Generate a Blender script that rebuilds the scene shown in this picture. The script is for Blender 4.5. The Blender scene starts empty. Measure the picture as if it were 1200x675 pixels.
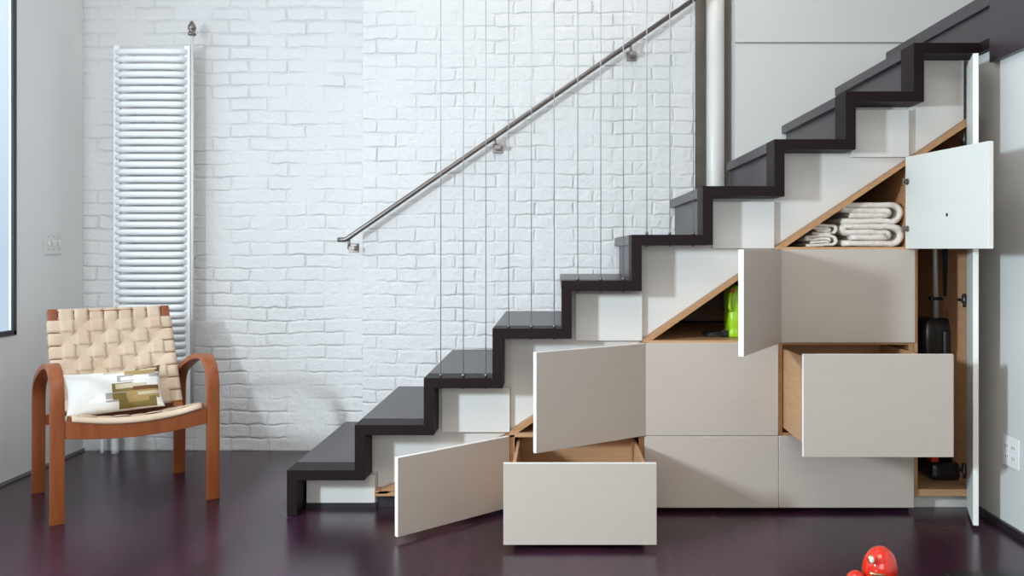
import bpy, bmesh, math, random
from mathutils import Vector, Matrix, noise
random.seed(4)
S = bpy.context.scene
COL = S.collection
F, VX, HY, D, CZ, PPM = 1030.0, 650.0, 292.0, 3.564, 1.083, 289.0

def wx(px, y=0.0): return (px - VX) * (D + y) / F
def wz(py, y=0.0): return CZ - (py - HY) * (D + y) / F

# ------------------------------------------------------------------ materials
def mat(name, col, rough=0.5, metal=0.0, spec=0.5, bump=None, var=None, coat=0.0, fabric=False):
    """bump=(scale xyz, strength, distance) ; var=(scale xyz, amount, colour2)"""
    m = bpy.data.materials.new(name); m.use_nodes = True
    nt = m.node_tree; b = nt.nodes['Principled BSDF']
    b.inputs['Base Color'].default_value = (*col, 1)
    b.inputs['Roughness'].default_value = rough
    b.inputs['Metallic'].default_value = metal
    b.inputs['Specular IOR Level'].default_value = spec
    b.inputs['Coat Weight'].default_value = coat
    tc = nt.nodes.new('ShaderNodeTexCoord')
    def nz(scale, detail=4.0):
        mp = nt.nodes.new('ShaderNodeMapping'); mp.inputs['Scale'].default_value = scale
        nt.links.new(tc.outputs['Object'], mp.inputs['Vector'])
        n = nt.nodes.new('ShaderNodeTexNoise'); n.inputs['Scale'].default_value = 1.0
        n.inputs['Detail'].default_value = detail
        nt.links.new(mp.outputs['Vector'], n.inputs['Vector']); return n
    if var:
        n = nz(var[0]); r = nt.nodes.new('ShaderNodeMapRange')
        r.inputs['From Min'].default_value = .35; r.inputs['From Max'].default_value = .65
        r.inputs['To Max'].default_value = var[1]
        nt.links.new(n.outputs['Fac'], r.inputs['Value'])
        mx = nt.nodes.new('ShaderNodeMix'); mx.data_type = 'RGBA'
        mx.inputs['A'].default_value = (*col, 1); mx.inputs['B'].default_value = (*var[2], 1)
        nt.links.new(r.outputs['Result'], mx.inputs['Factor'])
        nt.links.new(mx.outputs['Result'], b.inputs['Base Color'])
    if bump:
        n = nz(bump[0], 6.0); bp = nt.nodes.new('ShaderNodeBump')
        bp.inputs['Strength'].default_value = bump[1]; bp.inputs['Distance'].default_value = bump[2]
        nt.links.new(n.outputs['Fac'], bp.inputs['Height']); nt.links.new(bp.outputs['Normal'], b.inputs['Normal'])
    return m

M = {}
M['veneer'] = mat('pale_veneer', (.50, .425, .37), .42, bump=((6, 40, 160), .05, .002), var=((3, 8, 130), .35, (.455, .385, .33)))
M['edge'] = mat('white_edge', (.84, .82, .78), .4, var=((5, 5, 5), .2, (.8, .78, .75)))
M['inner'] = mat('white_laminate', (.66, .66, .62), .45, var=((2, 2, 40), .3, (.62, .62, .58)))
M['filler'] = mat('offwhite_panel', (.66, .63, .595), .4, var=((3, 3, 90), .3, (.62, .585, .545)))
M['plyedge'] = mat('birch_edge', (.47, .25, .115), .5, var=((20, 20, 90), .7, (.36, .17, .07)))
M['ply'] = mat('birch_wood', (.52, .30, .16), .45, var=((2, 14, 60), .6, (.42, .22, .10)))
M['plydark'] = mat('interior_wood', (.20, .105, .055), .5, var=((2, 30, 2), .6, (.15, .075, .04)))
M['stair'] = mat('espresso_stair', (.010, .0045, .0058), .5, spec=.16, var=((3, 3, 30), .6, (.016, .007, .008)), bump=((20, 20, 80), .04, .001))
M['tread'] = mat('espresso_tread', (.038, .027, .033), .34, spec=.55, var=((4, 2, 8), .5, (.047, .034, .039)), bump=((30, 6, 30), .05, .001))
M['steel'] = mat('brushed_steel', (.27, .235, .22), .42, 1.0)
M['cable'] = mat('cable_steel', (.42, .42, .42), .45, .6)
M['chrome'] = mat('chrome', (.75, .75, .74), .15, 1.0)
M['silver'] = mat('silver_paint', (.62, .58, .54), .4, .3)
M['hose'] = mat('hose_rubber', (.022, .025, .035), .45)
M['darkmetal'] = mat('dark_metal', (.08, .08, .085), .35, .8)
M['rad'] = mat('radiator_enamel', (.90, .91, .92), .35)
M['plastic'] = mat('white_plastic', (.82, .81, .80), .35)
M['black'] = mat('black_plastic', (.012, .012, .014), .25)
M['blackmat'] = mat('black_rubber', (.01, .01, .011), .6)
M['redplastic'] = mat('red_plastic', (.45, .02, .01), .35)  # plain red plastic for the pedal and label spot
M['lime'] = mat('lime_plastic', (.35, .62, .02), .3)
M['teak'] = mat('bent_teak', (.31, .085, .023), .38, var=((30, 30, 3), .8, (.22, .052, .014)), bump=((60, 60, 6), .05, .001))
M['web'] = mat('linen_webbing', (.70, .55, .41), .85, bump=((400, 400, 400), .4, .001), var=((9, 9, 9), .8, (.58, .42, .29)))
M['towel'] = mat('terry_towel', (.80, .73, .66), .95, bump=((260, 260, 260), .9, .004), var=((60, 60, 60), .6, (.62, .55, .49)))
M['cloth'] = mat('white_cotton', (.84, .83, .80), .9, bump=((300, 300, 300), .3, .001))
M['olive'] = mat('olive_cotton', (.22, .16, .045), .9, bump=((300, 300, 300), .3, .001))
M['brown'] = mat('brown_cotton', (.16, .07, .03), .9, bump=((300, 300, 300), .3, .001))
M['gold'] = mat('gold_cotton', (.40, .27, .11), .9, bump=((300, 300, 300), .3, .001))
M['sand'] = mat('sand_cotton', (.60, .52, .38), .9, bump=((300, 300, 300), .3, .001))
M['greyc'] = mat('grey_cotton', (.40, .36, .34), .9, bump=((300, 300, 300), .3, .001))
M['red'] = mat('glossy_red', (.66, .016, .007), .12, coat=.6, var=((14, 14, 14), .5, (.74, .05, .015)))
M['goldm'] = mat('brass', (.62, .42, .22), .3, 1.0)
M['pearl'] = mat('pearl_white', (.85, .82, .72), .2)
M['wall'] = mat('painted_plaster', (.86, .855, .845), .6, bump=((6, 6, 6), .06, .01))
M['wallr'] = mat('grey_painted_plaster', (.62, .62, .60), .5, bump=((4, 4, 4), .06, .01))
M['panelwall'] = mat('smooth_white_wall', (.69, .675, .64), .55, bump=((5, 5, 5), .05, .01))
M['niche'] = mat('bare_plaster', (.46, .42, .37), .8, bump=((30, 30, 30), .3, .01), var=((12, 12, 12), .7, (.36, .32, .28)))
M['pipew'] = mat('pipe_paint', (.76, .74, .70), .35)
M['frame'] = mat('dark_window_frame', (.02, .022, .03), .35)
M['base'] = mat('dark_baseboard', (.02, .016, .02), .4)
M['basel'] = mat('grey_baseboard', (.22, .22, .23), .4)
M['ceil'] = mat('ceiling_paint', (.8, .79, .77), .8)

def brick_mat():
    m = bpy.data.materials.new('white_painted_brick'); m.use_nodes = True
    nt = m.node_tree; N = nt.nodes; L = nt.links; b = N['Principled BSDF']
    b.inputs['Roughness'].default_value = .7; b.inputs['Specular IOR Level'].default_value = .3
    tc = N.new('ShaderNodeTexCoord')
    sp = N.new('ShaderNodeSeparateXYZ'); L.new(tc.outputs['Object'], sp.inputs[0])
    cb = N.new('ShaderNodeCombineXYZ'); L.new(sp.outputs['X'], cb.inputs['X']); L.new(sp.outputs['Z'], cb.inputs['Y'])
    def wob(scale, amt, src):
        n = N.new('ShaderNodeTexNoise'); n.inputs['Scale'].default_value = scale; n.inputs['Detail'].default_value = 3
        L.new(tc.outputs['Object'], n.inputs['Vector'])
        s = N.new('ShaderNodeVectorMath'); s.operation = 'SUBTRACT'; s.inputs[1].default_value = (.5, .5, .5)
        L.new(n.outputs['Color'], s.inputs[0])
        k = N.new('ShaderNodeVectorMath'); k.operation = 'SCALE'; k.inputs['Scale'].default_value = amt
        L.new(s.outputs[0], k.inputs[0])
        a = N.new('ShaderNodeVectorMath'); a.operation = 'ADD'; L.new(src, a.inputs[0]); L.new(k.outputs[0], a.inputs[1])
        return a.outputs[0]
    v = wob(3.0, .034, cb.outputs[0]); v = wob(14, .020, v); v = wob(45, .008, v)
    br = N.new('ShaderNodeTexBrick')
    br.offset = .5; br.inputs['Scale'].default_value = 1.0
    br.inputs['Brick Width'].default_value = .205; br.inputs['Row Height'].default_value = .070
    br.inputs['Mortar Size'].default_value = .0105; br.inputs['Mortar Smooth'].default_value = 1.0
    br.inputs['Bias'].default_value = 0
    br.inputs['Color1'].default_value = (.3, .3, .3, 1); br.inputs['Color2'].default_value = (1, 1, 1, 1)
    br.inputs['Mortar'].default_value = (.5, .5, .5, 1)
    L.new(v, br.inputs['Vector'])
    # a second, larger mask decides where paint has filled the joints
    n2 = N.new('ShaderNodeTexNoise'); n2.inputs['Scale'].default_value = 5; n2.inputs['Detail'].default_value = 5
    L.new(tc.outputs['Object'], n2.inputs['Vector'])
    mr = N.new('ShaderNodeMapRange'); mr.inputs['From Min'].default_value = .38; mr.inputs['From Max'].default_value = .62
    mr.inputs['To Min'].default_value = .0; mr.inputs['To Max'].default_value = 1.0
    L.new(n2.outputs['Fac'], mr.inputs['Value'])
    mo = N.new('ShaderNodeMath'); mo.operation = 'MULTIPLY'; L.new(br.outputs['Fac'], mo.inputs[0]); L.new(mr.outputs[0], mo.inputs[1])
    # height = -mortar + per-brick + roughness
    n3 = N.new('ShaderNodeTexNoise'); n3.inputs['Scale'].default_value = 20; n3.inputs['Detail'].default_value = 8; n3.inputs['Roughness'].default_value = .66
    L.new(tc.outputs['Object'], n3.inputs['Vector'])
    h1 = N.new('ShaderNodeMath'); h1.operation = 'MULTIPLY_ADD'; h1.inputs[1].default_value = -1.0
    L.new(mo.outputs[0], h1.inputs[0])
    h2 = N.new('ShaderNodeMath'); h2.operation = 'MULTIPLY'; h2.inputs[1].default_value = 1.8
    L.new(n3.outputs['Fac'], h2.inputs[0]); L.new(h2.outputs[0], h1.inputs[2])
    h3 = N.new('ShaderNodeMath'); h3.operation = 'MULTIPLY_ADD'; h3.inputs[1].default_value = .35
    L.new(br.outputs['Color'], h3.inputs[0]); L.new(h1.outputs[0], h3.inputs[2])
    bp = N.new('ShaderNodeBump'); bp.inputs['Strength'].default_value = .7; bp.inputs['Distance'].default_value = .0095
    L.new(h3.outputs[0], bp.inputs['Height']); L.new(bp.outputs['Normal'], b.inputs['Normal'])
    mx = N.new('ShaderNodeMix'); mx.data_type = 'RGBA'
    mx.inputs['A'].default_value = (.76, .745, .735, 1); mx.inputs['B'].default_value = (.70, .685, .675, 1)
    L.new(mo.outputs[0], mx.inputs['Factor']); L.new(mx.outputs['Result'], b.inputs['Base Color'])
    return m
M['brick'] = brick_mat()

def floor_mat():
    m = bpy.data.materials.new('dark_plank_floor'); m.use_nodes = True
    nt = m.node_tree; N = nt.nodes; L = nt.links; b = N['Principled BSDF']
    tc = N.new('ShaderNodeTexCoord')
    sp = N.new('ShaderNodeSeparateXYZ'); L.new(tc.outputs['Object'], sp.inputs[0])
    cb = N.new('ShaderNodeCombineXYZ'); L.new(sp.outputs['Y'], cb.inputs['X']); L.new(sp.outputs['X'], cb.inputs['Y'])
    ad = N.new('ShaderNodeVectorMath'); ad.operation = 'ADD'; ad.inputs[1].default_value = (10.3, 9.945, 0)
    L.new(cb.outputs[0], ad.inputs[0])
    br = N.new('ShaderNodeTexBrick'); br.offset = .37; br.inputs['Scale'].default_value = 1
    br.inputs['Brick Width'].default_value = 2.2; br.inputs['Row Height'].default_value = .156
    br.inputs['Mortar Size'].default_value = .0012; br.inputs['Mortar Smooth'].default_value = .2
    br.inputs['Color1'].default_value = (.022, .0085, .0165, 1); br.inputs['Color2'].default_value = (.042, .0125, .029, 1)
    br.inputs['Mortar'].default_value = (.006, .003, .004, 1)
    L.new(ad.outputs[0], br.inputs['Vector'])
    mp = N.new('ShaderNodeMapping'); mp.inputs['Scale'].default_value = (26, 2.2, 1)
    L.new(tc.outputs['Object'], mp.inputs['Vector'])
    n = N.new('ShaderNodeTexNoise'); n.inputs['Scale'].default_value = 1; n.inputs['Detail'].default_value = 6
    L.new(mp.outputs[0], n.inputs['Vector'])
    mx = N.new('ShaderNodeMix'); mx.data_type = 'RGBA'; mx.blend_type = 'MULTIPLY'
    mx.inputs['Factor'].default_value = .6
    cr = N.new('ShaderNodeValToRGB'); cr.color_ramp.elements[0].color = (.55, .5, .55, 1); cr.color_ramp.elements[0].position = .3
    cr.color_ramp.elements[1].color = (1.6, 1.35, 1.45, 1); cr.color_ramp.elements[1].position = .7
    L.new(n.outputs['Fac'], cr.inputs[0]); L.new(br.outputs['Color'], mx.inputs['A']); L.new(cr.outputs[0], mx.inputs['B'])
    L.new(mx.outputs['Result'], b.inputs['Base Color'])
    n2 = N.new('ShaderNodeTexNoise'); n2.inputs['Scale'].default_value = 2.2; n2.inputs['Detail'].default_value = 4
    L.new(tc.outputs['Object'], n2.inputs['Vector'])
    r = N.new('ShaderNodeMapRange'); r.inputs['To Min'].default_value = .19; r.inputs['To Max'].default_value = .32
    L.new(n2.outputs['Fac'], r.inputs['Value']); L.new(r.outputs[0], b.inputs['Roughness'])
    b.inputs['Specular IOR Level'].default_value = .55
    bp = N.new('ShaderNodeBump'); bp.inputs['Strength'].default_value = .07; bp.inputs['Distance'].default_value = .002
    L.new(n.outputs['Fac'], bp.inputs['Height']); L.new(bp.outputs[0], b.inputs['Normal'])
    return m
M['floor'] = floor_mat()

def glass_mat():
    m = bpy.data.materials.new('window_glass'); m.use_nodes = True
    nt = m.node_tree; N = nt.nodes; L = nt.links
    N.remove(N['Principled BSDF']); o = N['Material Output']
    t = N.new('ShaderNodeBsdfTransparent'); t.inputs[0].default_value = (.93, .96, .97, 1)
    g = N.new('ShaderNodeBsdfGlossy'); g.inputs['Roughness'].default_value = .02
    lw = N.new('ShaderNodeLayerWeight'); lw.inputs['Blend'].default_value = .25
    f = N.new('ShaderNodeMath'); f.operation = 'POWER'; f.inputs[1].default_value = 3.0; L.new(lw.outputs['Facing'], f.inputs[0])
    mx = N.new('ShaderNodeMixShader'); L.new(f.outputs[0], mx.inputs[0]); L.new(t.outputs[0], mx.inputs[1]); L.new(g.outputs[0], mx.inputs[2])
    L.new(mx.outputs[0], o.inputs['Surface']); return m
M['glass'] = glass_mat()

# ------------------------------------------------------------------ mesh helpers
def box(bm, x0, x1, y0, y1, z0, z1, bev=0.0, mi=0, rot=None):
    vs = [bm.verts.new((x, y, z)) for x in (x0, x1) for y in (y0, y1) for z in (z0, z1)]
    fs = []
    for a in ((0, 1, 3, 2), (4, 6, 7, 5), (0, 4, 5, 1), (2, 3, 7, 6), (0, 2, 6, 4), (1, 5, 7, 3)):
        f = bm.faces.new([vs[i] for i in a]); f.material_index = mi; fs.append(f)
    if bev > 0:
        es = list({e for f in fs for e in f.edges})
        bmesh.ops.bevel(bm, geom=es, offset=bev, segments=2, affect='EDGES', profile=.5)
    return vs
def prism(bm, pts, y0, y1, axis='y', mi=0):
    """polygon in (x,z) extruded in y, or in (y,z) extruded in x"""
    def P(p, t): return (p[0], t, p[1]) if axis == 'y' else ((t, p[0], p[1]) if axis == 'x' else (p[0], p[1], t))
    a = [bm.verts.new(P(p, y0)) for p in pts]; b = [bm.verts.new(P(p, y1)) for p in pts]
    n = len(pts)
    f = bm.faces.new(a); f.material_index = mi
    f = bm.faces.new(b[::-1]); f.material_index = mi
    for i in range(n):
        f = bm.faces.new((a[i], b[i], b[(i + 1) % n], a[(i + 1) % n])); f.material_index = mi
    return a + b
def tube(bm, pts, r, seg=12, closed=False, mi=0, cap=True):
    pts = [Vector(p) for p in pts]; n = len(pts)
    rs = r if isinstance(r, (list, tuple)) else [r] * n
    rings = []; up = None
    for i, p in enumerate(pts):
        if closed: t = (pts[(i + 1) % n] - pts[i - 1]).normalized()
        else: t = (pts[min(i + 1, n - 1)] - pts[max(i - 1, 0)]).normalized()
        if up is None:
            up = Vector((0, 0, 1)) if abs(t.z) < .9 else Vector((0, 1, 0))
        a = t.cross(up)
        if a.length < 1e-4: a = t.cross(Vector((1, 0, 0)))
        a.normalize(); c = a.cross(t).normalized(); up = c
        rings.append([bm.verts.new(p + (a * math.cos(q) + c * math.sin(q)) * rs[i]) for q in [2 * math.pi * k / seg for k in range(seg)]])
    m = n if closed else n - 1
    for i in range(m):
        A, B = rings[i], rings[(i + 1) % n]
        for k in range(seg):
            f = bm.faces.new((A[k], A[(k + 1) % seg], B[(k + 1) % seg], B[k])); f.smooth = True; f.material_index = mi
    if not closed and cap:
        for R in (rings[0][::-1], rings[-1]):
            f = bm.faces.new(R); f.material_index = mi
def lathe(bm, prof, cx, cy, seg=24, mi=0):
    rings = []
    for r, z in prof:
        rings.append([bm.verts.new((cx + r * math.cos(2 * math.pi * k / seg), cy + r * math.sin(2 * math.pi * k / seg), z)) for k in range(seg)])
    for A, B in zip(rings, rings[1:]):
        for k in range(seg):
            f = bm.faces.new((A[k], A[(k + 1) % seg], B[(k + 1) % seg], B[k])); f.smooth = True; f.material_index = mi
    bm.faces.new(rings[0][::-1]); bm.faces.new(rings[-1])
def ribbon(bm, path, nrm_axis, w0, w1, th):
    """bent board: path in (y,z), thickness th across the path, width w0..w1 in x"""
    n = len(path); L = []
    for i, p in enumerate(path):
        a = path[max(i - 1, 0)]; b = path[min(i + 1, n - 1)]
        t = Vector((b[0] - a[0], b[1] - a[1])).normalized(); nn = Vector((-t.y, t.x))
        q = Vector(p); L.append((q + nn * th / 2, q - nn * th / 2))
    R = [[bm.verts.new((x, q.x, q.y)) for (q, x) in ((o, w0), (o, w1), (i_, w1), (i_, w0))] for (o, i_) in L]
    for A, B in zip(R, R[1:]):
        for k in range(4):
            f = bm.faces.new((A[k], A[(k + 1) % 4], B[(k + 1) % 4], B[k]))
            f.smooth = (k in (0, 2))
    bm.faces.new(R[0][::-1]); bm.faces.new(R[-1])
def smooth_path(pts, n=8, closed=False):
    """Catmull-Rom"""
    P = [Vector(p) for p in pts]; out = []
    m = len(P) - 1
    for i in range(m):
        p0 = P[max(i - 1, 0)]; p1 = P[i]; p2 = P[i + 1]; p3 = P[min(i + 2, m)]
        for k in range(n):
            t = k / n
            out.append(.5 * ((2 * p1) + (p2 - p0) * t + (2 * p0 - 5 * p1 + 4 * p2 - p3) * t * t + (3 * p1 - p0 - 3 * p2 + p3) * t ** 3))
    out.append(P[-1]); return out

def obj(name, bm, mats, parent=None, local=False, bevel=0.0, auto=None):
    bmesh.ops.recalc_face_normals(bm, faces=bm.faces)
    me = bpy.data.meshes.new(name); bm.to_mesh(me); bm.free()
    for m in (mats if isinstance(mats, (list, tuple)) else [mats]): me.materials.append(m)
    o = bpy.data.objects.new(name, me); COL.objects.link(o)
    if parent is not None:
        o.parent = parent
        if not local:
            org = Vector((0, 0, 0)); q = parent
            while q is not None: org += q.location; q = q.parent
            me.transform(Matrix.Translation(-org))
    if bevel:
        b = o.modifiers.new('bevel', 'BEVEL'); b.width = bevel; b.segments = 2; b.limit_method = 'ANGLE'
    return o
def B(*boxes, bev=0.0):
    bm = bmesh.new()
    for b in boxes: box(bm, *b, bev=bev)
    return bm
def thing(name, label, cat, loc=(0, 0, 0), rz=0, group=None):
    o = bpy.data.objects.new(name, None); COL.objects.link(o); o.empty_display_size = .1
    o.location = loc; o.rotation_euler = (0, 0, rz); o['label'] = label; o['category'] = cat
    if group: o['group'] = group
    return o
def tag(o, label, cat, group=None):
    o['label'] = label; o['category'] = cat
    if group: o['group'] = group
    return o
def struct(name, bm, m, parent=None):
    o = obj(name, bm, m, parent)
    if parent is None: o['kind'] = 'structure'
    return o
def origin_to(o, p):
    """move a mesh object's origin to p (mesh given in world coordinates)"""
    p = Vector(p); o.data.transform(Matrix.Translation(-p)); o.location = p; return o

# ------------------------------------------------------------------ room shell
XL, XR, YB, YF, ZT = -2.537, 1.748, 1.163, -5.4, 3.3
YBR = 1.008                                    # face of the projecting brickwork and of the white wall
XBR, XN0, XN1 = -1.0, wx(815, YBR), wx(862, YBR)
struct('floor', B((XL - .2, XR + .2, YF - .2, YB + .35, -.1, 0)), M['floor'])
struct('ceiling', B((XL - .2, 3.5, YF - .2, YB + .35, ZT, ZT + .1)), M['ceil'])
struct('wall_back', B((XL - .2, XBR, YB, YB + .2, 0, ZT)), M['brick'])
struct('wall_chimney', B((XBR, XN0, YBR, YB + .2, 0, ZT), bev=.006), M['brick'])
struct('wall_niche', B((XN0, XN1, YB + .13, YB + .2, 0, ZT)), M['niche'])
GZ = wz(50.5, YBR)
bm = B((XN1, XR, YBR + .03, YB + .2, 0, ZT))
box(bm, XN1, XR, YBR, YBR + .03, 0, GZ - .0085)
box(bm, XN1, 3.5, YBR, YBR + .03, GZ + .0055, ZT)
box(bm, XR, 3.5, YBR, YBR + .03, 2.1045, GZ - .0085)
box(bm, XR, 3.5, YBR + .03, YB + .2, 2.1045, ZT)
struct('wall_stair', bm, M['panelwall'])
struct('wall_right', B((XR, XR + .2, YF, YB + .2, 0, 2.04)), M['wallr'])
struct('wall_upper_right', B((3.3, 3.5, YF, YB + .2, 2.105, ZT)), M['wall'])
struct('floor_landing', B((XR + .0005, 3.5, YF, YBR - .002, 2.0405, 2.104)), M['tread'])
# rear wall behind the camera; its wide window opening is added for frontal fill
bm = B((XL, -1.9, YF - .2, YF, 0, ZT), (1.1, 3.5, YF - .2, YF, 0, ZT), (-1.9, 1.1, YF - .2, YF, 0, .8), (-1.9, 1.1, YF - .2, YF, 2.7, ZT))
struct('wall_front', bm, M['wall'])
# left wall with two window openings
W1 = (-1.25, .571, .68, 2.85); W2 = (-3.4, -2.35, .70, 2.85)
bm = bmesh.new()
for (a, b, c, d) in ((YF, W2[0], 0, ZT), (W2[1], W1[0], 0, ZT), (W1[1], YB + .2, 0, ZT),
                     (W2[0], W2[1], 0, .7), (W2[0], W2[1], 2.85, ZT), (W1[0], W1[1], 0, .68), (W1[0], W1[1], 2.85, ZT)):
    box(bm, XL - .03, XL, a, b, c, d)
struct('wall_left', bm, M['wall'])
def window(name, x0, x1, y0, y1, z0, z1, along):
    e = thing(name, 'x', 'window'); del e['label']; del e['category']; e['kind'] = 'structure'
    t = .026
    if along == 'y':
        bm = B((x0, x1, y0, y0 + t, z0, z1), (x0, x1, y1 - t, y1, z0, z1), (x0, x1, y0, y1, z0, z0 + t), (x0, x1, y0, y1, z1 - t, z1))
        obj('window_frame', bm, M['frame'], e, bevel=.003)
        xm = (x0 + x1) / 2
        obj('window_pane', B((xm - .003, xm + .003, y0 + t, y1 - t, z0 + t, z1 - t)), M['glass'], e)
    else:
        bm = B((x0, x0 + t, y0, y1, z0, z1), (x1 - t, x1, y0, y1, z0, z1), (x0, x1, y0, y1, z0, z0 + t), (x0, x1, y0, y1, z1 - t, z1))
        obj('window_frame', bm, M['frame'], e, bevel=.003)
        ym = (y0 + y1) / 2
        obj('window_pane', B((x0 + t, x1 - t, ym - .003, ym + .003, z0 + t, z1 - t)), M['glass'], e)
    return e
window('window_1', XL - .006, XL + .008, W1[0], W1[1], .68, 2.85, 'y')
window('window_2', XL - .006, XL + .008, W2[0], W2[1], .70, 2.85, 'y')
window('added_rear_window', -1.9, 1.1, YF - .09, YF - .03, .8, 2.7, 'x')  # unseen window, added to go with the frontal fill
struct('baseboard_left', B((XL, XL + .010, YF, YB, 0, .014)), M['basel'])
struct('baseboard_right', B((XR - .014, XR, YF, .13, 0, .026)), M['base'])

# ------------------------------------------------------------------ staircase
SX = [wx(p) for p in (336, 415.5, 496.5, 577, 658, 740, 823.5, 907.5, 991, 1071)]
SZ = [wz(p) for p in (551, 498, 443, 385, 329, 275, 218, 163, 107, 50)]
T = .042; SD = .135; XE = 1.722
st = thing('staircase', 'dark espresso zigzag staircase rising left to right along the white brick wall', 'staircase', (SX[0], 0, 0))
outer = [(SX[0], 0)]; inner = []
for i in range(10):
    outer.append((SX[i], SZ[i])); outer.append((SX[i + 1] if i < 9 else XE, SZ[i]))
inner.append((SX[0] + T, 0))
for i in range(10):
    inner.append((SX[i] + T, SZ[i] - T)); inner.append(((SX[i + 1] + T) if i < 9 else XE, SZ[i] - T))
bm = bmesh.new(); prism(bm, outer + inner[::-1], 0, SD)
obj('stringer', bm, M['stair'], st, bevel=.0015)
zprev = 0
for i in range(10):
    x1 = SX[i + 1] + .024 if i < 9 else XE
    obj('tread', B((SX[i], x1, SD + .0005, YBR - .002, SZ[i] - T, SZ[i]), bev=.0015), M['tread'], st)
    obj('riser', B((SX[i] + .024, SX[i] + T, SD + .0005, YBR - .002, zprev, SZ[i] - T)), M['tread'], st)
    zprev = SZ[i]
# top riser and the dark fascia that turns along the right wall towards the viewer
ZL = 2.105
obj('riser', B((1.738, 1.747, -.08, YBR - .002, SZ[9], 2.05)), M['tread'], st)
obj('nosing', B((1.722, 1.747, -.08, YBR - .002, 2.05, ZL), bev=.0015), M['tread'], st)
obj('fascia', B((1.722, 1.747, -2.2, -.081, 1.822, ZL), bev=.0015), M['tread'], st)
obj('tread_end', B((1.722, 1.747, -.0805, SD, SZ[9] - T, SZ[9])), M['stair'], st)

# ------------------------------------------------------------------ cabinets
CXs = [wx(p, .05) for p in (437.5, 597, 755, 912.5, 1073)]
R = [wz(p, .05) for p in (595.5, 511, 402, 292, 183)]      # row lines
GAP = .0018; YF0, YF1 = .05, .07; YC = .071; YD = .93; YFIL = .137
def front(parent, x0, x1, z0, z1, y0=YF0, y1=YF1, name='drawer_front'):
    bm = bmesh.new(); box(bm, x0 + GAP, x1 - GAP, y0, y1, z0 + GAP, z1 - GAP, bev=.0012)
    o = obj(name, bm, [M['veneer'], M['edge']], parent)
    paint_edges(o); return o
def paint_edges(o, inside=None):
    for p in o.data.polygons:
        n = p.normal
        if n.y < -.9: p.material_index = 0
        elif n.y > .9: p.material_index = 2 if inside is not None else 0
        else: p.material_index = 1
def hinge_bm(x, y, z, s=1):
    bm = bmesh.new()
    box(bm, x - .030, x - .002, y, y + .012, z - .022, z + .022, bev=.002)
    box(bm, x - .018, x + .012, y - .013, y + .004, z - .009, z + .009, bev=.003)
    tube(bm, [(x - .004, y - .006, z - .02), (x - .004, y - .006, z + .02)], .006, 10)
    return bm
def open_door(parent, px, py, w, z0, z1, ang, hz, hole=None):
    """door with its pivot at its right edge; its children are the hinges"""
    bm = bmesh.new(); box(bm, -w + GAP, -GAP, -.02, 0, z0 + GAP, z1 - GAP, bev=.0012)
    if hole:
        box(bm, -hole[0] - .004, -hole[0] + .004, -.0005, .003, hole[1] - .006, hole[1] + .006, mi=3)
    o = obj('door', bm, [M['veneer'], M['edge'], M['inner'], M['black']], parent, local=True)
    for p in o.data.polygons:
        if p.material_index == 3: continue
        n = p.normal
        p.material_index = 0 if n.y < -.9 else (2 if n.y > .9 else 1)
    o.location = Vector((px, py, 0)) - parent.location; o.rotation_euler = (0, 0, math.radians(ang))
    for z in hz:
        bm = bmesh.new()
        tube(bm, [(-.020, .0, z), (-.020, .005, z)], .013, 16)
        box(bm, -.022, .004, .002, .009, z - .005, z + .005, bev=.002)
        box(bm, -.002, .008, .006, .012, z - .016, z + .016, bev=.002)
        h = obj('hinge', bm, M['steel'], o, local=True)
    return o
def drawer(parent, x0, x1, z0, z1, out, d=.62):
    """pulled-out drawer: ply tray with a veneered front"""
    y0 = YF1 - out; y1 = y0 + d; a, b = x0 + .03, x1 - .03; zb, zt = z0 + .03, z1 - .028; t = .012
    bm = bmesh.new()
    box(bm, a, a + t, y0, y1, zb, zt, bev=.001); box(bm, b - t, b, y0, y1, zb, zt, bev=.001)
    box(bm, a + t, b - t, y1 - t, y1, zb, zt); box(bm, a + t, b - t, y0, y0 + t, zb, zt)
    box(bm, a + t, b - t, y0 + t, y1 - t, zb + .01, zb + .018)
    o = obj('drawer', bm, M['ply'], parent)
    f = front(o, x0, x1, z0, z1, y0 - .0205, y0 - .0005)
    return o
TP = .02          # board thickness
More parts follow.
